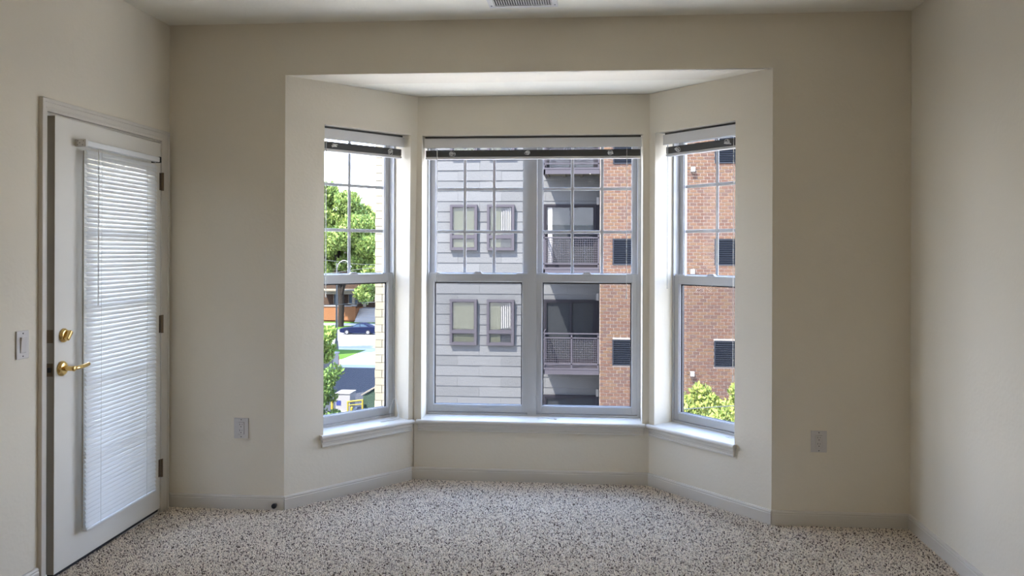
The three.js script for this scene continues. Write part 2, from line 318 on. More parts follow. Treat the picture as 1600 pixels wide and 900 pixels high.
// ---------------------------------------------------------------- door in the left wall
const casing = (() => {
  // casing boards with a stepped profile, on the room face of the wall (x = 0)
  const prof = (z0, z1, y0, y1, inner) => [box(0, 0.012, y0, y1, z0, z1)];
  const o = { z0: 0.024, z1: 1.058, top: 2.128 }, i = { z0: 0.100, z1: 1.022, top: 2.070 };
  const g = [];
  g.push(rbox(-0.001, 0.015, -0.002, o.top - 0.001, i.z1, o.z1 - 0.001, 0.003), rbox(-0.0015, 0.019, -0.003, o.top - 0.0005, o.z1 - 0.018, o.z1, 0.003));
  g.push(rbox(-0.0012, 0.0152, -0.0025, o.top - 0.0012, o.z0 + 0.001, i.z0, 0.003), rbox(-0.0017, 0.0192, -0.0035, o.top - 0.0008, o.z0, o.z0 + 0.018, 0.003));
  g.push(rbox(-0.0014, 0.0149, i.top, o.top - 0.0015, o.z0 + 0.0015, o.z1 - 0.0015, 0.003), rbox(-0.0019, 0.0188, o.top - 0.018, o.top, o.z0 + 0.0005, o.z1 - 0.0005, 0.003), rbox(-0.001, 0.0165, i.top + 0.012, i.top + 0.022, i.z0 - 0.01, i.z1 + 0.01, 0.003));
  return g;
})();
structMesh('trim_1', casing, M.trim);
structMesh('trim_2', [box(-T, 0, 0, 2.072, 0.08, 0.093), box(-T, 0, 0, 2.072, 1.017, 1.03), box(-T, 0, 2.06, 2.072, 0.08, 1.03), box(-0.07, -0.05, 0, 2.06, 0.093, 0.105), box(-0.07, -0.05, 0, 2.06, 1.005, 1.017), box(-0.07, -0.05, 2.048, 2.06, 0.093, 1.017), box(-T, -0.001, 0, 0.012, 0.0935, 1.0165)], M.trim);
structMesh('balcony_outside', [box(-1.9, -T, -0.3, -0.06, -0.3, 5), box(-2.1, -T, 2.62, 2.85, -0.6, 6), box(-1.95, -1.83, -0.3, 0.95, -0.3, 5), box(-1.95, -T, -0.3, 0.95, -0.42, -0.3)], M.stoneBeige[1]);
const door = struct('door_1', [0.006, 0, 0.098], Math.PI / 2 * 0 + THREE.MathUtils.degToRad(2.0));
// local frame of the door: x out of the door's room face, z from the hinge edge to the latch edge
{
  const w = 0.908, y0 = 0.028, y1 = 2.054, th = 0.044, lz0 = 0.165, lz1 = 0.682, ly0 = 0.19, ly1 = 1.90;
  const slab = extrude(rect(0, w, y0, y1), th, [rect(lz0, lz1, ly0, ly1)]); slab.rotateY(-Math.PI / 2);
  part('door_slab', [slab], M.door, door);
  const fr = ring([lz0 - 0.025, lz1 + 0.025, ly0 - 0.025, ly1 + 0.025], [lz0 + 0.006, lz1 - 0.006, ly0 + 0.006, ly1 - 0.006], -0.002, 0.006); fr.rotateY(-Math.PI / 2); fr.translate(0.004, 0, 0);
  part('glazing_frame', [fr], M.door, door);
  for (const k of [1, 2]) part('muntin', [box(-0.026, -0.018, ly0, ly1, lz0 + (lz1 - lz0) * k / 3 - 0.011, lz0 + (lz1 - lz0) * k / 3 + 0.011)], M.door, door);
  for (let k = 1; k < 5; k++) part('muntin', [box(-0.0255, -0.0185, ly0 + (ly1 - ly0) * k / 5 - 0.011, ly0 + (ly1 - ly0) * k / 5 + 0.011, lz0, lz1)], M.door, door);
  const pg = new THREE.PlaneGeometry(lz1 - lz0, ly1 - ly0); pg.rotateY(Math.PI / 2); pg.translate(-0.022, (ly0 + ly1) / 2, (lz0 + lz1) / 2);
  part('pane', pg, M.glass, door);
  part('door_sweep', [box(-0.034, -0.006, 0.0125, y0 + 0.004, 0.01, w - 0.004)], M.dark, door);
  part('edge_strip', [box(-th + 0.001, -0.001, y0 + 0.001, y1 - 0.001, w - 0.0005, w + 0.0008)], M.doorEdge, door);
  for (const y of [1.843, 1.052, 0.251]) { const h = part('hinge', [rod([0.008, y - 0.05, -0.003], [0.008, y + 0.05, -0.003], 0.0075, 12), box(-0.001, 0.002, y - 0.048, y + 0.048, -0.012, 0.016)], M.brassDark, door); }
  // deadbolt
  const rose = (r, d) => { const pts = [[0, 0], [r, 0], [r, d * 0.3], [r * 0.86, d * 0.75], [r * 0.6, d], [0, d]].map(([a, b]) => new THREE.Vector2(a, b)); const g = new THREE.LatheGeometry(pts, 32); g.rotateZ(-Math.PI / 2); return g; };
  const db = part('deadbolt', [rose(0.032, 0.014).translate(0, 1.078, 0.846)], M.brass, door);
  const tt = rbox(0.012, 0.034, -0.010, 0.010, -0.024, 0.024, 0.006, 3); tt.rotateX(0.9); tt.translate(0, 1.078, 0.846); part('thumb_turn', [tt], M.brass, db);
  const hd = part('door_handle', [rose(0.034, 0.016).translate(0, 0.931, 0.858), rod([0.01, 0.931, 0.858], [0.058, 0.931, 0.858], 0.011, 16)], M.brass, door);
  const lever = tube([[0.052, 0.931, 0.862], [0.060, 0.932, 0.845], [0.061, 0.933, 0.815], [0.058, 0.934, 0.775], [0.054, 0.936, 0.748]], 0.0095, 28, 12); lever.scale(1, 1, 1);
  part('lever', [lever, new THREE.SphereGeometry(0.0095, 12, 8).translate(0.054, 0.936, 0.748), rose(0.0125, 0.008).translate(0.056, 0.931, 0.858)], M.brass, hd);
  part('bolt_plate', [box(-0.036, -0.006, 1.05, 1.108, w, w + 0.002)], M.brassDark, door);
  const lp = part('latch_plate', [box(-0.036, -0.006, 0.902, 0.96, w, w + 0.002)], M.brassDark, door);
  part('latch', [rbox(-0.027, -0.014, 0.92, 0.942, w, w + 0.010, 0.002)], M.dark, lp);
}
// mini blind hung on the door
{
  const t = thing('door_blind', 'lowered white mini blind hanging over the glass of the door', 'blind', [0.006, 0, 0.098], THREE.MathUtils.degToRad(2.0));
  const z0 = 0.122, z1 = 0.742, xs = 0.034, r = rng(12);
  part('headrail', [rbox(xs - 0.016, xs + 0.016, 1.940, 1.966, 0.105, 0.752, 0.003)], M.slatWhite, t);
  const br = part('mounting_bracket', [rbox(0.001, xs + 0.018, 1.936, 1.97, 0.750, 0.768, 0.002)], M.ventMetal, t);
  for (const [x, y] of [[0.012, 1.944], [0.022, 1.953], [0.036, 1.944], [0.04, 1.962], [0.014, 1.962]]) part('screw_hole', [rod([x, y, 0.7675], [x, y, 0.7685], 0.002)], M.dark, br);
  part('mounting_bracket', [rbox(0.001, xs + 0.018, 1.937, 1.969, 0.092, 0.106, 0.002)], M.dark, t);
  // a curved slat
  const n = 6, sw = 0.0256, L = z1 - z0, pts = [];
  for (let k = 0; k <= n; k++) { const a = (k / n - 0.5) * sw; pts.push([a, 0.0042 * (1 - (2 * k / n - 1) ** 2) + 0.0005]); }
  for (let k = n; k >= 0; k--) { const a = (k / n - 0.5) * sw; pts.push([a, 0.0042 * (1 - (2 * k / n - 1) ** 2)]); }
  const slat = toCreasedNormals(extrude(pts, L), 0.7);
  const count = 83, top = 1.926, pitch = (1.926 - 0.176) / count;
  for (let k = 0; k < count; k++) {
    const m = part('slat', slat, M.slatWhite, t); const tilt = 0.97 + (r() - 0.5) * 0.07;
    m.position.set(xs + 0.001, top - pitch * (k + 0.5), z0 + (r() - 0.5) * 0.003); m.rotation.set((r() - 0.5) * 0.006 + (k > 38 && k < 43 ? 0.008 : 0), 0, 0); m.rotation.z = -tilt;
  }
  part('bottom_rail', [rbox(xs - 0.012, xs + 0.012, 0.160, 0.172, z0, z1, 0.004)], M.slatWhite, t);
  for (const z of [0.225, 0.635]) part('ladder_cord', [rod([xs + 0.0135, 1.94, z], [xs + 0.0135, 0.17, z], 0.0009), rod([xs - 0.0125, 1.94, z], [xs - 0.0125, 0.17, z], 0.0009)], M.cord, t);
  part('tilt_wand', [rod([xs + 0.02, 1.935, 0.672], [xs + 0.02, 1.2, 0.672], 0.003)], M.clear, t);
  part('lift_cord', [rod([xs + 0.018, 1.935, 0.155], [xs + 0.018, 1.24, 0.155], 0.0011), rod([xs + 0.018, 1.25, 0.155], [xs + 0.018, 1.205, 0.155], 0.006, 10)], M.cord, t);
}

// ---------------------------------------------------------------- switch, outlets, stop, vent, cords, lamps
{
  const t = thing('light_switch', 'white rocker light switch on the wall beside the door', 'switch', [0, 1.06, 1.157]);
  part('cover_plate', [rbox(0, 0.007, -0.0595, 0.0595, -0.036, 0.036, 0.003, 3)], M.plate, t);
  const g = rbox(0.004, 0.012, -0.034, 0.034, -0.0165, 0.0165, 0.002); g.rotateZ(-0.08); part('rocker', [g], M.plate, t);
  for (const y of [0.048, -0.048]) part('screw', [rod([0.006, y, 0], [0.0078, y, 0], 0.003)], M.steel, t);
}
function outlet(label, x, y) {
  const t = thing('wall_outlet', label, 'outlet', [x, y, 0]);
  part('cover_plate', [ring([-0.041, 0.041, -0.057, 0.057], [-0.0175, 0.0175, -0.0345, 0.0345], 0, 0.006), rbox(-0.041, 0.041, -0.057, 0.057, 0, 0.004, 0.003)], M.plate, t);
  const s = part('socket', [rbox(-0.0168, 0.0168, -0.0338, 0.0338, 0.002, 0.0085, 0.0015)], M.plate, t);
  for (const dy of [0.0165, -0.0165]) part('socket_slot', [box(-0.0075, -0.0055, dy + 0.001, dy + 0.010, 0.008, 0.0089), box(0.0050, 0.0068, dy + 0.002, dy + 0.009, 0.008, 0.0089), rod([0, dy - 0.007, 0.008], [0, dy - 0.007, 0.0089], 0.0027, 10)], M.dark, s);
  for (const dy of [0.048, -0.048]) part('screw', [rod([0, dy, 0.005], [0, dy, 0.0068], 0.0028, 10)], M.steel, t);
}
outlet('double wall outlet low on the wall between door and bay', 0.430, 0.460);
outlet('double wall outlet low on the wall between bay and right corner', 3.6055, 0.4555);
{
  const t = thing('door_stop', 'small dark round door stop on the baseboard left of the bay', 'door stop', [0.635, 0.037, 0.014]);
  part('stem', [rod([0, 0, 0], [0, 0, 0.02], 0.009, 14)], M.brassDark, t);
  const g = new THREE.LatheGeometry([[0, 0], [0.0125, 0], [0.014, 0.004], [0.014, 0.012], [0.010, 0.016], [0, 0.016]].map(([a, b]) => new THREE.Vector2(a, b)), 20); g.rotateX(Math.PI / 2); g.translate(0, 0, 0.016);
  part('rubber_tip', [g], M.dark, t);
}
{
  const t = thing('ceiling_vent', 'white metal ceiling vent with slanted louvers', 'vent', [2.04, H, 0.300]);
  part('frame', [ring([-0.178, 0.178, -0.085, 0.085], [-0.150, 0.150, -0.055, 0.055], 0, 0.008).rotateX(Math.PI / 2)], M.ventMetal, t);
  part('duct', [box(-0.152, 0.152, -0.0015, -0.0005, -0.056, 0.056)], M.dark, t);
  for (let k = 0; k < 24; k++) { const g = rbox(-0.0007, 0.0007, -0.007, 0.007, -0.0555, 0.0555, 0.0003, 1); g.rotateZ(0.75); g.translate(-0.145 + k * 0.0126, -0.0065, 0); part('louver', [g], M.ventMetal, t); }
  for (const x of [-0.164, 0.164]) part('screw', [rod([x, -0.0095, -0.045], [x, -0.007, -0.045], 0.004, 10)], M.steel, t);
}
{ // on the wide sill, in front of the middle of the double window
  const t = thing('loose_cord', 'loose white blind cord curled on the wide middle sill', 'cord', [C1 + 0.78, 0.39, -D - 0.06]);
  part('cord', [tube([[0, 0.002, -0.03], [0.015, 0.002, 0.0], [0.03, 0.004, -0.035], [0.06, 0.002, -0.04], [0.09, 0.002, -0.02], [0.115, 0.002, -0.01]], 0.0018, 40)], M.cord, t);
  part('tassel', [rod([0.113, 0.005, -0.012], [0.128, 0.005, 0.0], 0.0048, 10)], M.plate, t);
  const t1 = thing('loose_cord', 'tangled white blind cord in the inner corner of the sill below the tree window', 'cord', [B1 + Math.cos(angL) * 0.77, 0.39, -Math.sin(angL) * 0.77]);
  t1.rotation.y = angL;
  part('cord', [tube([[0.045, 0.2, -0.12], [0.052, 0.1, -0.11], [0.055, 0.02, -0.09], [0.03, 0.003, -0.06], [-0.05, 0.003, -0.05], [-0.10, 0.003, -0.06], [-0.06, 0.004, -0.075], [0.0, 0.005, -0.05], [0.04, 0.03, -0.07], [0.05, 0.12, -0.13], [0.02, 0.06, -0.13], [0.0, 0.003, -0.10]], 0.0018, 120)], M.cord, t1);
  const t2 = thing('loose_cord', 'short end of white cord on the sill below the brick view window', 'cord', [C2 + Math.cos(angR) * 0.56, 0.39, -D + Math.sin(angR) * 0.56]);
  t2.rotation.y = -angR;
  part('cord', [tube([[0.03, 0.05, -0.15], [0.02, 0.025, -0.12], [0.0, 0.003, -0.10], [-0.04, 0.002, -0.09]], 0.0018, 30)], M.cord, t2);
}
[[0.62, 6.95], [0.55, 7.95], [2.37, 6.75], [2.37, 7.95]].forEach(([x, z], i) => {
  const t = thing('recessed_light', ['round ceiling light behind the viewer, left side, nearer the bay', 'round ceiling light behind the viewer, left side, nearer the rear wall', 'round ceiling light behind the viewer, middle, nearer the bay', 'round ceiling light behind the viewer, middle, nearer the rear wall'][i], 'ceiling light', [x, H, z]);
  part('trim_ring', [new THREE.TorusGeometry(0.066, 0.008, 8, 32).rotateX(Math.PI / 2)], M.plate, t);
  const lens = part('glowing_lens', [cyl(0.06, 0.06, 0.004, 28).translate(0, -0.003, 0)], std(0x000000, 0.5, { emissive: lin(1, 0.9, 0.74), emissiveIntensity: 90 }), t);
  const l = new THREE.RectAreaLight(lin(1, 0.88, 0.70), LAMP, 0.12, 0.12); l.position.set(0, -0.012, 0); l.rotation.x = -Math.PI / 2; t.add(l);
});

// ---------------------------------------------------------------- building across the alley
const GY = -8.85;
{
  const ZS = -20.2, ZB = -18.9, TOPY = 6.5, X0 = -4.45, XS = -3.2, XC = 2.63, XE = 14, LOW = -4.7;
  const b = thing('apartment_building', 'apartment building across the alley with grey metal siding, balconies and brick', 'building', [0, GY, ZS]);
  const P = (name, gs, m, parent = b) => part(name, gs, m, parent, parent === b ? [0, -GY, -ZS] : undefined);
  P('wall', [box(X0, XC + 0.2, GY, TOPY, ZS - 6, ZS - 0.02)], M.zincC);
  P('wall', [box(XC, XE + 2, GY, TOPY, ZS - 6, ZB - 0.012)], M.mortar);
  const r = rng(501);
  // metal panels, each lapped over the one below
  const ph = 0.323, pw = 1.38;
  const panel = (w) => { const g = extrude([[0, 0], [0.028, 0], [0.03, 0.01], [0.010, ph - 0.002], [0, ph - 0.002]], w); g.rotateY(-Math.PI / 2); g.scale(-1, 1, 1); const n = g.toNonIndexed ? (g.index ? g.toNonIndexed() : g) : g; flip(n); n.rotateY(0); return n; };
  const cache = {};
  const zm = [M.zincA, M.zincB, M.zincC];
  for (let row = 0; row < 35; row++) {
    const y = LOW + row * ph; let x = XS - (row % 2 ? pw / 2 : 0);
    for (; x < XC; x += pw) {
      const a = Math.max(x, XS), e = Math.min(x + pw, XC); if (e - a < 0.05) continue;
      const k = (e - a).toFixed(2), g = cache[k] ??= panel(e - a - 0.004);
      const m = part('siding_panel', g, zm[Math.floor(r() * 3)], b, [a + 0.002, y - GY, -0.015 + r() * 0.006]);
      m.rotation.y = (r() - 0.5) * 0.006;
    }
  }
  // beige stone blocks at the left end
  P('wall', [box(X0 - 0.01, XS - 0.01, GY, TOPY, ZS - 5, ZS + 0.03)], M.stoneJoint);
  const sb = {};
  for (let row = 0; row < 47; row++) {
    const y = LOW + row * 0.24; let x = X0 - (row % 2 ? 0.22 : 0);
    for (; x < XS - 0.02; x += 0.44) { const a = Math.max(x, X0 - 0.02), e = Math.min(x + 0.44, XS - 0.02); if (e - a < 0.06) continue; const k = (e - a).toFixed(2); const g = sb[k] ??= rbox(0.006, e - a - 0.006, 0.006, 0.234, -0.01, 0.028, 0.008, 1); part('stone_block', g, M.stoneBeige[Math.floor(r() * 3)], b, [a, y - GY, 0.03 + r() * 0.006]); }
  }
  // windows in the siding
  const win = (x, yTop, kind) => {
    const w = 0.86, h = 1.43, y0 = yTop - h, z = ZS + 0.03, f = 0.075, yt = y0 + 0.40;
    const o = P('window', [ring([x, x + w, y0, yTop], [x + f, x + w - f, y0 + f, yTop - f], z, z + 0.105), box(x + f, x + w - f, yt - 0.03, yt + 0.06, z, z + 0.10), ring([x + f - 0.01, x + w - f + 0.01, yt + 0.05, yTop - f + 0.01], [x + f + 0.02, x + w - f - 0.02, yt + 0.085, yTop - f - 0.02], z, z + 0.085), ring([x + f - 0.01, x + w - f + 0.01, y0 + f - 0.01, yt - 0.02], [x + f + 0.02, x + w - f - 0.02, y0 + f + 0.02, yt - 0.05], z, z + 0.085)], M.mauve);
    for (const [a, c] of [[yt + 0.06, yTop - f], [y0 + f, yt - 0.03]]) { const g = new THREE.PlaneGeometry(w - 2 * f, c - a); g.translate(x + w / 2, (a + c) / 2, z + 0.06); part('pane', g, M.glassFar, o); }
    const sx = kind ? x + f + (w - 2 * f) * 0.5 : x + w - f;
    part('roller_shade', [box(x + f, sx, y0 + f, yTop - f, z + 0.012, z + 0.03)], M.shade, o);
    if (kind) {
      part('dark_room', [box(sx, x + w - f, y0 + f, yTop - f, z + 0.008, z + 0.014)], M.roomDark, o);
      part('blind_slat', Array.from({ length: 5 }, (_, k) => rbox(sx + 0.02 + k * 0.065, sx + 0.048 + k * 0.065, y0 + 0.52 + k * 0.012, yTop - 0.22 + k * 0.03, z + 0.016, z + 0.03, 0.004)), M.white, o);
    }
    return o;
  };
  for (const dy of [0, -2.97, 2.97]) { win(-2.055, 2.94 + dy, 0); win(-0.885, 2.94 + dy, 1); }
  // balconies with sliding doors
  for (const [k, sy] of [-1.964, 1.0, 3.96, -4.93].entries()) {
    const xa = 0.945, xb = XC - 0.02, zf = ZB - 0.02;
    const sl = P('balcony_floor', [box(xa, xb, sy - 0.19, sy - 0.03, zf - 0.06, zf), box(xa, xa + 0.06, sy - 0.19, sy - 0.03, ZS, zf), box(xa, xb, sy - 0.05, sy, ZS, zf + 0.01)], M.mauve);
    part('joist', [0, 1, 2, 3].map((i) => box(xa + 0.05 + i * 0.52, xa + 0.12 + i * 0.52, sy - 0.17, sy - 0.05, ZS, zf - 0.06)), M.soffit, sl);
    part('soffit_board', [box(xa + 0.06, xb, sy - 0.13, sy - 0.11, ZS + 0.02, ZS + 0.75)], M.soffit, sl);
    const rl = P('balcony_railing', [rbox(xa - 0.02, xb, sy + 1.0, sy + 1.035, zf - 0.04, zf + 0.02, 0.008), ...[xa, (xa + xb) / 2, xb - 0.05].map((x) => box(x, x + 0.045, sy - 0.02, sy + 1.0, zf - 0.03, zf)), rbox(xa, xb, sy + 0.87, sy + 0.905, zf - 0.03, zf, 0.004), rbox(xa, xb, sy + 0.095, sy + 0.13, zf - 0.03, zf, 0.004),
      rbox(xa, xa + 0.04, sy + 1.0, sy + 1.035, ZS, zf, 0.008), box(xa, xa + 0.03, sy + 0.87, sy + 0.9, ZS, zf), box(xa, xa + 0.03, sy + 0.1, sy + 0.13, ZS, zf)], M.mauve);
    const wires = []; for (let x = xa + 0.05; x < xb; x += 0.066) wires.push(box(x - 0.005, x + 0.005, sy + 0.12, sy + 0.88, zf - 0.018, zf - 0.010));
    for (let y = sy + 0.15; y < sy + 0.88; y += 0.066) wires.push(box(xa, xb, y - 0.005, y + 0.005, zf - 0.010, zf - 0.004));
    for (let z = ZS + 0.1; z < zf; z += 0.066) wires.push(box(xa + 0.01, xa + 0.02, sy + 0.12, sy + 0.88, z - 0.005, z + 0.005));
    tag(part('wire_mesh', wires, M.mauve, rl), null, null, null, 'stuff');
    const dx0 = 0.89, dx1 = 2.50, dm = 1.74, dt = sy + 1.95, z = ZS + 0.02;
    const sd = P('sliding_door', [ring([dx0, dx1 + 0.03, sy, dt], [dx0 + 0.06, dx1 - 0.03, sy + 0.05, dt - 0.06], z, z + 0.09), ring([dx0 + 0.05, dm + 0.03, sy + 0.04, dt - 0.05], [dx0 + 0.10, dm - 0.03, sy + 0.1, dt - 0.10], z + 0.03, z + 0.075), ring([dm - 0.01, dx1 - 0.02, sy + 0.04, dt - 0.05], [dm + 0.04, dx1 - 0.07, sy + 0.1, dt - 0.10], z, z + 0.04)], M.mauveDark);
    for (const [a, e, zz] of [[dx0 + 0.1, dm - 0.03, z + 0.055], [dm + 0.04, dx1 - 0.07, z + 0.02]]) { const g = new THREE.PlaneGeometry(e - a, 1.75); g.translate((a + e) / 2, sy + 0.975, zz); part('pane', g, M.glassFar, sd); }
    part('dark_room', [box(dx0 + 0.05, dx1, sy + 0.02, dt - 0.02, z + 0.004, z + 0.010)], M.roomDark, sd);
    if (k === 1) part('curtain', [box(dx0 + 0.13, dx0 + 0.27, sy + 0.1, dt - 0.1, z + 0.02, z + 0.035)], M.white, sd);
    const lx = 2.53; P('wall_lamp', [rbox(lx, lx + 0.085, sy + 1.93, sy + 2.16, ZS + 0.03, ZS + 0.14, 0.01), box(lx + 0.02, lx + 0.065, sy + 1.98, sy + 2.1, ZS, ZS + 0.05)], M.white);
    P('downpipe', [box(2.545, 2.625, sy - 0.03, sy + 1.92, ZS + 0.02, ZS + 0.10)], M.mauveDark);
  }
  // brick front: bricks stand proud of the mortar; a first few hundred one by one, the rest joined
  const ch = 0.0964, bl = 0.2, brick = rbox(0.009, bl - 0.009, 0.0105, ch - 0.0105, -0.02, 0.010, 0.004, 1), im = [], tint = new THREE.Color();
  const grilles = []; for (const y of [1.86, -1.095, 4.82, -4.06]) grilles.push([3.0, 4.05, y - 0.765, y], [5.94, 6.99, y - 0.765, y], [9.6, 10.65, y - 0.765, y]);
  let singles = 0;
  for (let row = 0; row < 116; row++) for (let x = XC - (row % 2 ? bl / 2 : 0); x < XE; x += bl) {
    const y = LOW + row * ch; let a = Math.max(x, XC), e = x + bl;
    for (const q of grilles) if (y + ch * 0.7 > q[2] && y + ch * 0.3 < q[3]) { if (a < q[0] && e > q[0]) e = q[0]; else if (a < q[1] && e > q[1]) a = q[1]; else if (a >= q[0] && e <= q[1]) e = a; }
    if (e - a < 0.03) continue;
    const dz = (r() - 0.5) * 0.004, mat = Math.floor(r() * brickMats.length), near = (x > 2.6 && x < 3.55 && y > -3.1 && y < 0.55) || (x > 5.0 && x < 6.4 && y > -1.9 && y < 0.35);
    if (near && singles < 299 && a === x && e === x + bl) { part('brick', brick, brickMats[mat], b, [x, y - GY, ZB - ZS + dz]); singles++; } else im.push([a, y, dz, (e - a) / bl, mat]);
  }
  const inst = new THREE.InstancedMesh(brick, matte(0xffffff, 0.9, { bumpMap: grit, bumpScale: 0.003 }), im.length), m4 = new THREE.Matrix4();
  im.forEach(([x, y, dz, s, k], i) => { m4.makeScale(s, 1, 1).setPosition(x, y - GY, ZB - ZS + dz); inst.setMatrixAt(i, m4); inst.setColorAt(i, tint.copy(brickMats[k].color)); });
  inst.name = 'brick'; inst.userData.kind = 'stuff'; inst.castShadow = inst.receiveShadow = true; b.add(inst);
  for (const [xa, xb, ya, yb] of grilles) {
    const g = P('vent_grille', [ring([xa, xb, ya, yb], [xa + 0.035, xb - 0.035, ya + 0.035, yb - 0.035], ZB - 0.01, ZB + 0.03), box(xa + 0.01, xb - 0.01, ya + 0.01, yb - 0.01, ZB - 0.012, ZB - 0.006)], M.louver);
    for (let k = 0; k < 11; k++) { const s = box(xa + 0.035, xb - 0.035, -0.026, 0.026, -0.003, 0.003); s.rotateX(0.75); s.translate(0, ya + 0.07 + k * 0.0625, ZB + 0.008); part('louver', [s], M.louver, g); }
  }
  for (const y of [-2.07, 0.90, 3.87]) P('wall_lamp', [rbox(5.25, 5.37, y - 0.065, y + 0.075, ZB + 0.01, ZB + 0.15, 0.01), box(5.28, 5.34, y - 0.04, y + 0.05, ZB - 0.01, ZB + 0.03)], M.white);
  P('roof', [box(X0 - 0.15, XC + 0.1, TOPY, TOPY + 0.25, ZS - 6, ZS + 0.15), box(XC, XE + 2.1, TOPY, TOPY + 0.25, ZS - 6, ZB + 0.15)], M.mauve);
}

// ---------------------------------------------------------------- ground, street, own building's outside
structMesh('ground', [box(-160, 120, GY - 0.5, GY - 0.02, -200, 60)], M.road);
structMesh('alley', [box(-60, 40, GY - 0.3, GY, -64.0, 12)], M.asphalt);
structMesh('pavement', [box(-14, 40, GY - 0.3, GY + 0.012, -19.8, 12)], std(lin(0.46, 0.44, 0.41), 0.95, { bumpMap: grit, bumpScale: 0.01 }));
structMesh('driveway', [box(-60, -10, GY - 0.3, GY - 0.005, -77.5, -64.0)], M.concrete);
structMesh('lawn', [extrude([[-60, 76.3], [-21.2, 76.3], [-21.45, 69.0], [-60, 65.8]].map(([x, y]) => [x, y]), 0.3).rotateX(-Math.PI / 2).translate(0, GY - 0.28, 0)], M.lawn);
structMesh('verge', [box(-90, 0, GY - 0.2, GY + 0.03, -112, -97)], M.lawn);
structMesh('sidewalk', [box(-90, 0, GY - 0.2, GY + 0.05, -105.5, -102.5)], M.concrete);
structMesh('wall_outside', [box(-T, 16, GY, -0.26, -T, 3)], M.stoneBeige[1]);
{ // the neighbour whose shade lies over the alley
  structMesh('wall_neighbour', [box(-34, -20.0, GY, 11.5, -54, -43.5)], M.stoneBeige[0]);
}
{
  const t = thing('low_wall', 'low white wall at the far end of the shaded alley', 'wall', [-22.65, GY, -62.9]);
  part('wall_body', [box(-4, 2.55, 0, 1.25, -1.2, 0.2)], M.white, t); part('coping', [box(-4, 2.62, 1.25, 1.38, -1.3, 0.3)], M.white, t);
}
{
  const t = thing('marker_post', 'orange marker post standing at the corner of the lawn', 'post', [-20.45, GY, -65.15]);
  part('post', [cyl(0.07, 0.06, 0.85, 12).translate(0, 0.425, 0)], M.orange, t); part('base', [cyl(0.28, 0.16, 0.08, 16).translate(0, 0.04, 0)], M.orange, t);
  part('base_board', [rbox(-0.75, -0.2, 0, 0.1, -0.1, 0.1, 0.02)], M.orange, t);
}
{ // utility corner of the alley
  const c = thing('utility_cabinet', 'white utility cabinet behind yellow guard pipes in the alley', 'cabinet', [-13.5, GY, -45.32]);
  part('cabinet_body', [rbox(-0.47, 0.47, 0.1, 1.15, -0.8, 0.4, 0.02)], M.white, c); part('lid', [rbox(-0.5, 0.5, 1.15, 1.24, -0.85, 0.44, 0.03)], M.white, c); part('plinth', [box(-0.55, 0.55, 0, 0.1, -0.9, 0.5)], M.concrete, c);
  part('blue_sign', [box(-0.42, -0.12, 0.45, 0.75, 0.4, 0.415)], M.blue, c);
  const h = thing('guard_rail', 'yellow pipe guard rail beside the green dumpster', 'rail', [-12.6, GY, -44.7]);
  part('post', [cyl(0.06, 0.06, 0.85, 12).translate(0.46, 0.425, 0)], M.yellow, h); part('post', [cyl(0.06, 0.06, 0.75, 12).translate(-0.5, 0.375, 0)], M.yellow, h);
  part('top_pipe', [rod([-0.55, 0.72, 0], [0.5, 0.86, 0], 0.055, 10)], M.yellow, h); part('lower_pipe', [rod([-0.5, 0.5, 0], [0.46, 0.6, 0], 0.035, 8)], M.yellow, h);
  for (const [x, z, hh, l] of [[-13.95, -44.2, 0.85, 'yellow bollard left of the white utility cabinet'], [-12.72, -44.3, 0.42, 'short yellow bollard in front of the yellow guard rail']]) {
    const bo = thing('bollard', l, 'bollard', [x, GY, z]); part('post', [cyl(0.085, 0.085, hh, 16).translate(0, hh / 2, 0)], M.yellow, bo); part('cap', [new THREE.SphereGeometry(0.085, 16, 8, 0, 6.3, 0, 1.57).translate(0, hh, 0)], M.yellow, bo);
  }
  const d = thing('dumpster', 'green dumpster with a pitched pale lid', 'dumpster', [-11.35, GY, -45.6]);
  part('bin', [extrude([[-0.75, 0.12], [0.75, 0.12], [0.85, 1.1], [-0.85, 1.1]], 1.3).translate(0, 0, -0.65)], M.binGreen, d);
  part('lid', [extrude([[-0.95, 1.1], [0, 1.62], [0.95, 1.1], [0.95, 1.16], [0, 1.70], [-0.95, 1.17]], 1.4).translate(0, 0, -0.7)], M.houseTrim, d);
  part('gable', [extrude([[-0.85, 1.08], [0.85, 1.08], [0, 1.6]], 1.2).translate(0, 0, -0.6)], M.binGreen, d);
  for (const x of [-0.6, 0.6]) part('wheel', [cyl(0.08, 0.08, 0.06, 14).rotateZ(Math.PI / 2).translate(x, 0.08, 0.5)], M.tyre, d);
}
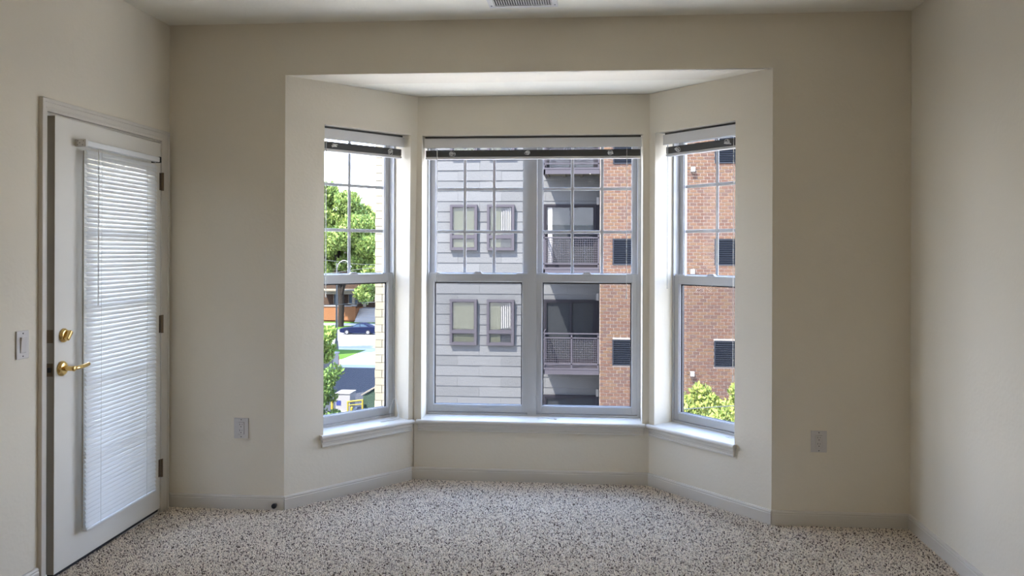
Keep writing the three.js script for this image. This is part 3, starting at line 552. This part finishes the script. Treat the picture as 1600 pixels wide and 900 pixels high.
{ // street lamp and overhead wires
  const t = thing('street_lamp', 'tall grey street lamp post with a curved arm by the lawn', 'street lamp', [-24.36, GY, -76.4]);
  part('pole', [cyl(0.13, 0.07, 9.1, 14).translate(0, 4.55, 0)], M.steel, t); part('base', [cyl(0.22, 0.18, 0.9, 14).translate(0, 0.45, 0)], M.steel, t);
  part('arm', [tube([[0, 8.4, 0], [0.2, 9.0, 0], [0.7, 9.35, 0], [1.2, 9.2, 0], [1.35, 8.9, 0]], 0.05, 30, 8)], M.white, t);
  part('lamp_head', [new THREE.LatheGeometry([[0, 0], [0.26, 0], [0.24, 0.1], [0.1, 0.3], [0, 0.34]].map(([a, q]) => new THREE.Vector2(a, q)), 18).translate(1.35, 8.62, 0)], M.white, t);
  const wires = [['overhead wire crossing in front of the porch across the street', -4.15, -3.85, 0.035], ['upper overhead wire crossing in front of the big tree', -0.85, -0.3, 0.03], ['overhead wire crossing the tree just above the sash bar', 0.55, 0.1, 0.022]];
  for (const [l, ya, yb, r] of wires) tag(part('overhead_wire', [tube([[-60, ya + 1.2, -75.9], [-25.6, ya, -75.9], [-21, yb, -75.9], [20, yb + 2, -75.9]], r, 60, 6)], M.steel, scene), l, 'wire');
}
{ // car parked across the street
  const t = thing('parked_car', 'dark blue two-door car parked across the street', 'car', [-26.6, GY - 0.02, -92.0]);
  const L = 2.25;
  const body = [[-L, 0.32], [-L - 0.02, 0.55], [-L + 0.08, 0.70], [-1.1, 0.86], [-0.7, 0.90], [1.2, 0.95], [1.95, 0.98], [L, 0.86], [L + 0.02, 0.5], [L - 0.05, 0.30], [1.75, 0.26], [-1.8, 0.26]];
  part('car_body', [extrude(body, 1.56, [], 0.06).translate(0, 0, -0.78)], M.carPaint, t);
  const cab = [[-0.95, 0.86], [-0.15, 1.28], [0.25, 1.36], [0.75, 1.34], [1.75, 0.96], [1.5, 0.9]];
  const top = part('cabin', [extrude(cab, 1.3, [], 0.05).translate(0, 0, -0.65)], M.carPaint, t);
  for (const s of [-1, 1]) { const z = s > 0 ? 0.698 : -0.708; for (const w of [[[-0.75, 0.93], [-0.12, 1.25], [0.22, 1.31], [0.26, 0.94]], [[0.33, 0.94], [0.30, 1.31], [0.70, 1.29], [1.35, 0.98]]]) part('window', [extrude(w, 0.01).translate(0, 0, z)], M.carGlass, top); }
  for (const [x, z] of [[-1.35, 0.77], [1.32, 0.77], [-1.35, -0.77], [1.32, -0.77]]) { const w = part('wheel', [cyl(0.31, 0.31, 0.22, 24).rotateX(Math.PI / 2).translate(x, 0.31, z)], M.tyre, t); part('wheel_rim', [cyl(0.2, 0.2, 0.24, 20).rotateX(Math.PI / 2).translate(x, 0.31, z + Math.sign(z) * 0.005)], M.alloy, w); }
  part('headlight', [rbox(-2.3, -2.0, 0.6, 0.72, 0.55, 0.82, 0.03)], M.white, t); part('door_seam', [box(-0.5, -0.49, 0.4, 0.9, 0.838, 0.843), box(0.62, 0.63, 0.4, 0.92, 0.838, 0.843), box(-1.0, 1.0, 0.52, 0.54, 0.838, 0.846)], M.tyre, t);
}
{ // house across the street
  const t = thing('house', 'brick house with raised porch and front steps behind the trees', 'house', [-33, GY, -110]);
  part('house_wall', [box(-9, 9, 0, 7.5, -8, -2.2)], M.houseWall, t);
  part('roof', [extrude([[-9.8, 7.4], [9.8, 7.4], [0, 12.5]], 7).translate(0, 0, -9)], M.roofing, t);
  part('porch_wall', [box(-5, 0.95, 0.25, 2.25, 1.6, 2.0), box(-5, 0.95, 0, 2.0, -2.2, 1.7)], M.houseBrick, t);
  part('coping', [box(-5.1, 0.45, 2.25, 2.42, 1.5, 2.1)], M.white, t); part('coping', [box(0.3, 1.05, 2.32, 2.52, 1.45, 2.15)], M.white, t);
  part('porch_floor', [box(0.95, 4.2, 0, 1.85, -2.2, 0.0)], M.concrete, t);
  for (let k = 0; k < 8; k++) part('step', [box(1.0, 4.1, 0, 1.75 - k * 0.22, 0.0 + k * 0.33, 0.33 + k * 0.33)], M.concrete, t);
  part('porch_beam', [box(-5.2, 4.3, 4.05, 4.55, 1.2, 1.9), box(-5.2, 4.3, 4.5, 4.65, -2.2, 2.2)], M.houseTrim, t);
  for (const x of [0.35, 2.0, -4.6]) part('column', [box(x, x + 0.36, 2.2, 4.1, 1.3, 1.66)], M.houseTrim, t);
  for (const [x, w] of [[-1.3, 1.3], [0.8, 0.8], [-3.6, 1.4]]) { const o = part('window', [ring([x - 0.1, x + w + 0.1, 2.3, 3.95], [x, x + w, 2.4, 3.85], -2.2, -2.08)], M.houseTrim, t); part('pane', [box(x, x + w, 2.4, 3.85, -2.2, -2.16)], M.carGlass, o); }
}

// ---------------------------------------------------------------- trees and bushes
const LEAF = 0.66;
function leafGeometry(l, w) {
  const g = new THREE.BufferGeometry(), v = [0, 0, 0, -w / 2, l * 0.45, 0.06 * l, 0, l * 0.5, -0.04 * l, w / 2, l * 0.45, 0.06 * l, 0, l, 0];
  g.setAttribute('position', new THREE.Float32BufferAttribute(v, 3)); g.setAttribute('uv', new THREE.Float32BufferAttribute([0.5, 0, 0, 0.5, 0.5, 0.5, 1, 0.5, 0.5, 1], 2));
  g.setIndex([0, 2, 1, 0, 3, 2, 1, 2, 4, 2, 3, 4]); g.computeVertexNormals(); return g;
}
function foliage(parent, clumps, count, leaf, color, seed, spread = 1) {
  const r = rng(seed), mat = new THREE.MeshPhysicalMaterial({ color: 0xffffff, roughness: 0.75, specularIntensity: 0.2, transmission: 0.35, thickness: 0, side: THREE.DoubleSide });
  const im = new THREE.InstancedMesh(leafGeometry(leaf, leaf * 0.55), mat, count), m4 = new THREE.Matrix4(), q = new THREE.Quaternion(), e = new THREE.Euler(), c = new THREE.Color();
  const vol = clumps.map((k) => k[3] ** 2), sum = vol.reduce((a, x) => a + x, 0);
  for (let i = 0; i < count; i++) {
    let t = r() * sum, n = 0; while (t > vol[n] && n < clumps.length - 1) t -= vol[n++];
    const [cx, cy, cz, cr] = clumps[n], u = r() * 2 - 1, a = r() * 6.283, s = Math.sqrt(1 - u * u), rad = cr * (0.55 + 0.5 * Math.pow(r(), 0.6)) * spread;
    e.set((r() - 0.5) * 2.6, r() * 6.28, (r() - 0.5) * 2.6); q.setFromEuler(e); const k = 0.7 + r() * 0.6;
    m4.compose(new THREE.Vector3(cx + rad * s * Math.cos(a), cy + rad * u * 0.85, cz + rad * s * Math.sin(a)), q, new THREE.Vector3(k, k, k)); im.setMatrixAt(i, m4);
    const v = 0.75 + r() * 0.5; c.setRGB(color[0] * LEAF * v * (0.9 + r() * 0.25), color[1] * LEAF * v, color[2] * LEAF * v); im.setColorAt(i, c);
  }
  im.name = 'foliage'; im.userData.kind = 'stuff'; im.castShadow = im.receiveShadow = true; parent.add(im); return im;
}
function tree(label, at, clumps, count, leaf, color, seed, trunk) {
  const t = thing('leafy_tree', label, 'tree', at);
  part('trunk', trunk.map(([pts, r]) => tube(pts, r, 20, 8)), M.bark, t);
  foliage(t, clumps, count, leaf, color, seed); return t;
}
function crown(seed, n, [x, y, z], [rx, ry, rz], s0, s1) { const r = rng(seed), o = []; for (let i = 0; i < n; i++) { const u = r() * 2 - 1, a = r() * 6.283, q = Math.sqrt(1 - u * u), k = Math.pow(r(), 0.4); o.push([x + rx * q * Math.cos(a) * k, y + ry * u * k, z + rz * q * Math.sin(a) * k, s0 + r() * (s1 - s0)]); } return o; }
tree('big green street tree with a thick dark trunk behind the car', [-31.8, GY, -100.6], [...crown(11, 34, [-0.6, 13.2, 0], [5.2, 5.6, 4.2], 1.0, 1.9), [-1.9, 17.2, 0.5, 1.6], [-2.0, 14.6, 1, 1.9], [-1.0, 12.2, 1.5, 1.8], ...crown(12, 10, [3.0, 9.2, 1], [2.6, 2.2, 2.0], 0.8, 1.3), ...crown(14, 8, [-2.6, 7.2, 1], [1.6, 1.6, 1.4], 0.7, 1.1)], 44000, 0.55, [0.21, 0.29, 0.075], 21, [[[[0, -0.2, 0], [0.05, 2, 0], [0.0, 4.4, 0], [-0.3, 7, 0], [-0.5, 11, 0]], 0.42], [[[0.0, 4.0, 0.1], [0.6, 6.0, 0.2], [1.8, 8.6, 0.3]], 0.24], [[[-0.1, 5.0, 0], [-1.6, 7.6, 0.3], [-2.4, 9.8, 0.3]], 0.2]]);
tree('green tree on the right of the big street tree, behind the beige wall', [-26.2, GY, -98.5], [...crown(31, 26, [0.2, 11.0, 0], [4.0, 4.6, 3.4], 0.9, 1.6), ...crown(32, 7, [-0.6, 5.0, 2.0], [1.6, 1.6, 1.2], 0.6, 1.0)], 30000, 0.52, [0.22, 0.31, 0.08], 22, [[[[0, -0.2, 0], [0.1, 3, 0], [0, 8, 0]], 0.28]]);
tree('tall shade tree standing beside the street at the left edge of the tree view', [-28.2, GY, -67.5], [...crown(81, 22, [0, 14.8, 0], [3.2, 2.6, 3.0], 0.9, 1.5)], 16000, 0.5, [0.21, 0.29, 0.075], 28, [[[[0, -0.2, 0], [0.1, 6, 0], [0, 13, 0]], 0.3]]);
tree('tall slim pale green tree at the left edge of the tree view', [-10.25, GY, -31], [...crown(41, 18, [-0.1, 6.2, 0], [0.9, 1.9, 0.9], 0.3, 0.5)], 6000, 0.2, [0.26, 0.38, 0.08], 23, [[[[0, -0.1, 0], [0.05, 3, 0], [0, 7.5, 0]], 0.07]]);
tree('near leafy tree top at the lower left of the tree view', [-7.75, GY, -24], [...crown(51, 22, [-0.1, 4.6, 0], [0.95, 1.5, 0.9], 0.25, 0.45), [0.75, 5.9, 0.1, 0.28], [0.5, 5.6, 0, 0.3]], 5200, 0.16, [0.14, 0.23, 0.06], 24, [[[[0, -0.1, 0], [0.05, 2.5, 0], [0, 5.5, 0]], 0.06]]);
for (const [x, z, s, l] of [[4.85, -13.6, 0, 'tall yellow-green bush top in the middle of the brick view window'], [5.72, -13.7, 0, 'yellow-green bush at the right edge of the brick view window'], [4.38, -13.3, 0.8, 'yellow-green bush at the left edge of the brick view window'], [5.15, -12.1, 1.2, 'lowest yellow-green bush between the two taller bush tops']]) {
  const t = thing('green_bush', l, 'bush', [x, GY, z]);
  part('stem', [[-0.25, 0.3], [0.2, -0.2], [0.0, 0.1]].map(([a, c]) => tube([[a, -0.1, c], [a * 1.4, 3, c], [a * 1.8, 6.8 - s * 0.3, c]], 0.03, 12, 6)), M.bark, t);
  foliage(t, [...crown(Math.round(61 + s * 10 + x * 7), 26, [0, 6.2 - s * 0.1, 0], [0.72, 0.8, 0.6], 0.2, 0.32), [0, 7.15 - s * 0.2, 0, 0.22], [0.1, 6.85 - s * 0.2, 0, 0.3]], 9000, 0.12, [0.27, 0.33, 0.075], Math.round(70 + x * 9));
}
tag(part('overhead_wire', [tube([[-3, -1.95, -11], [4.16, -1.55, -11], [5.1, -1.47, -11], [14, -0.9, -11]], 0.009, 40, 6)], M.steel, scene), 'thin wire crossing in front of the yellow-green bushes', 'wire');

renderer.render(scene, camera);
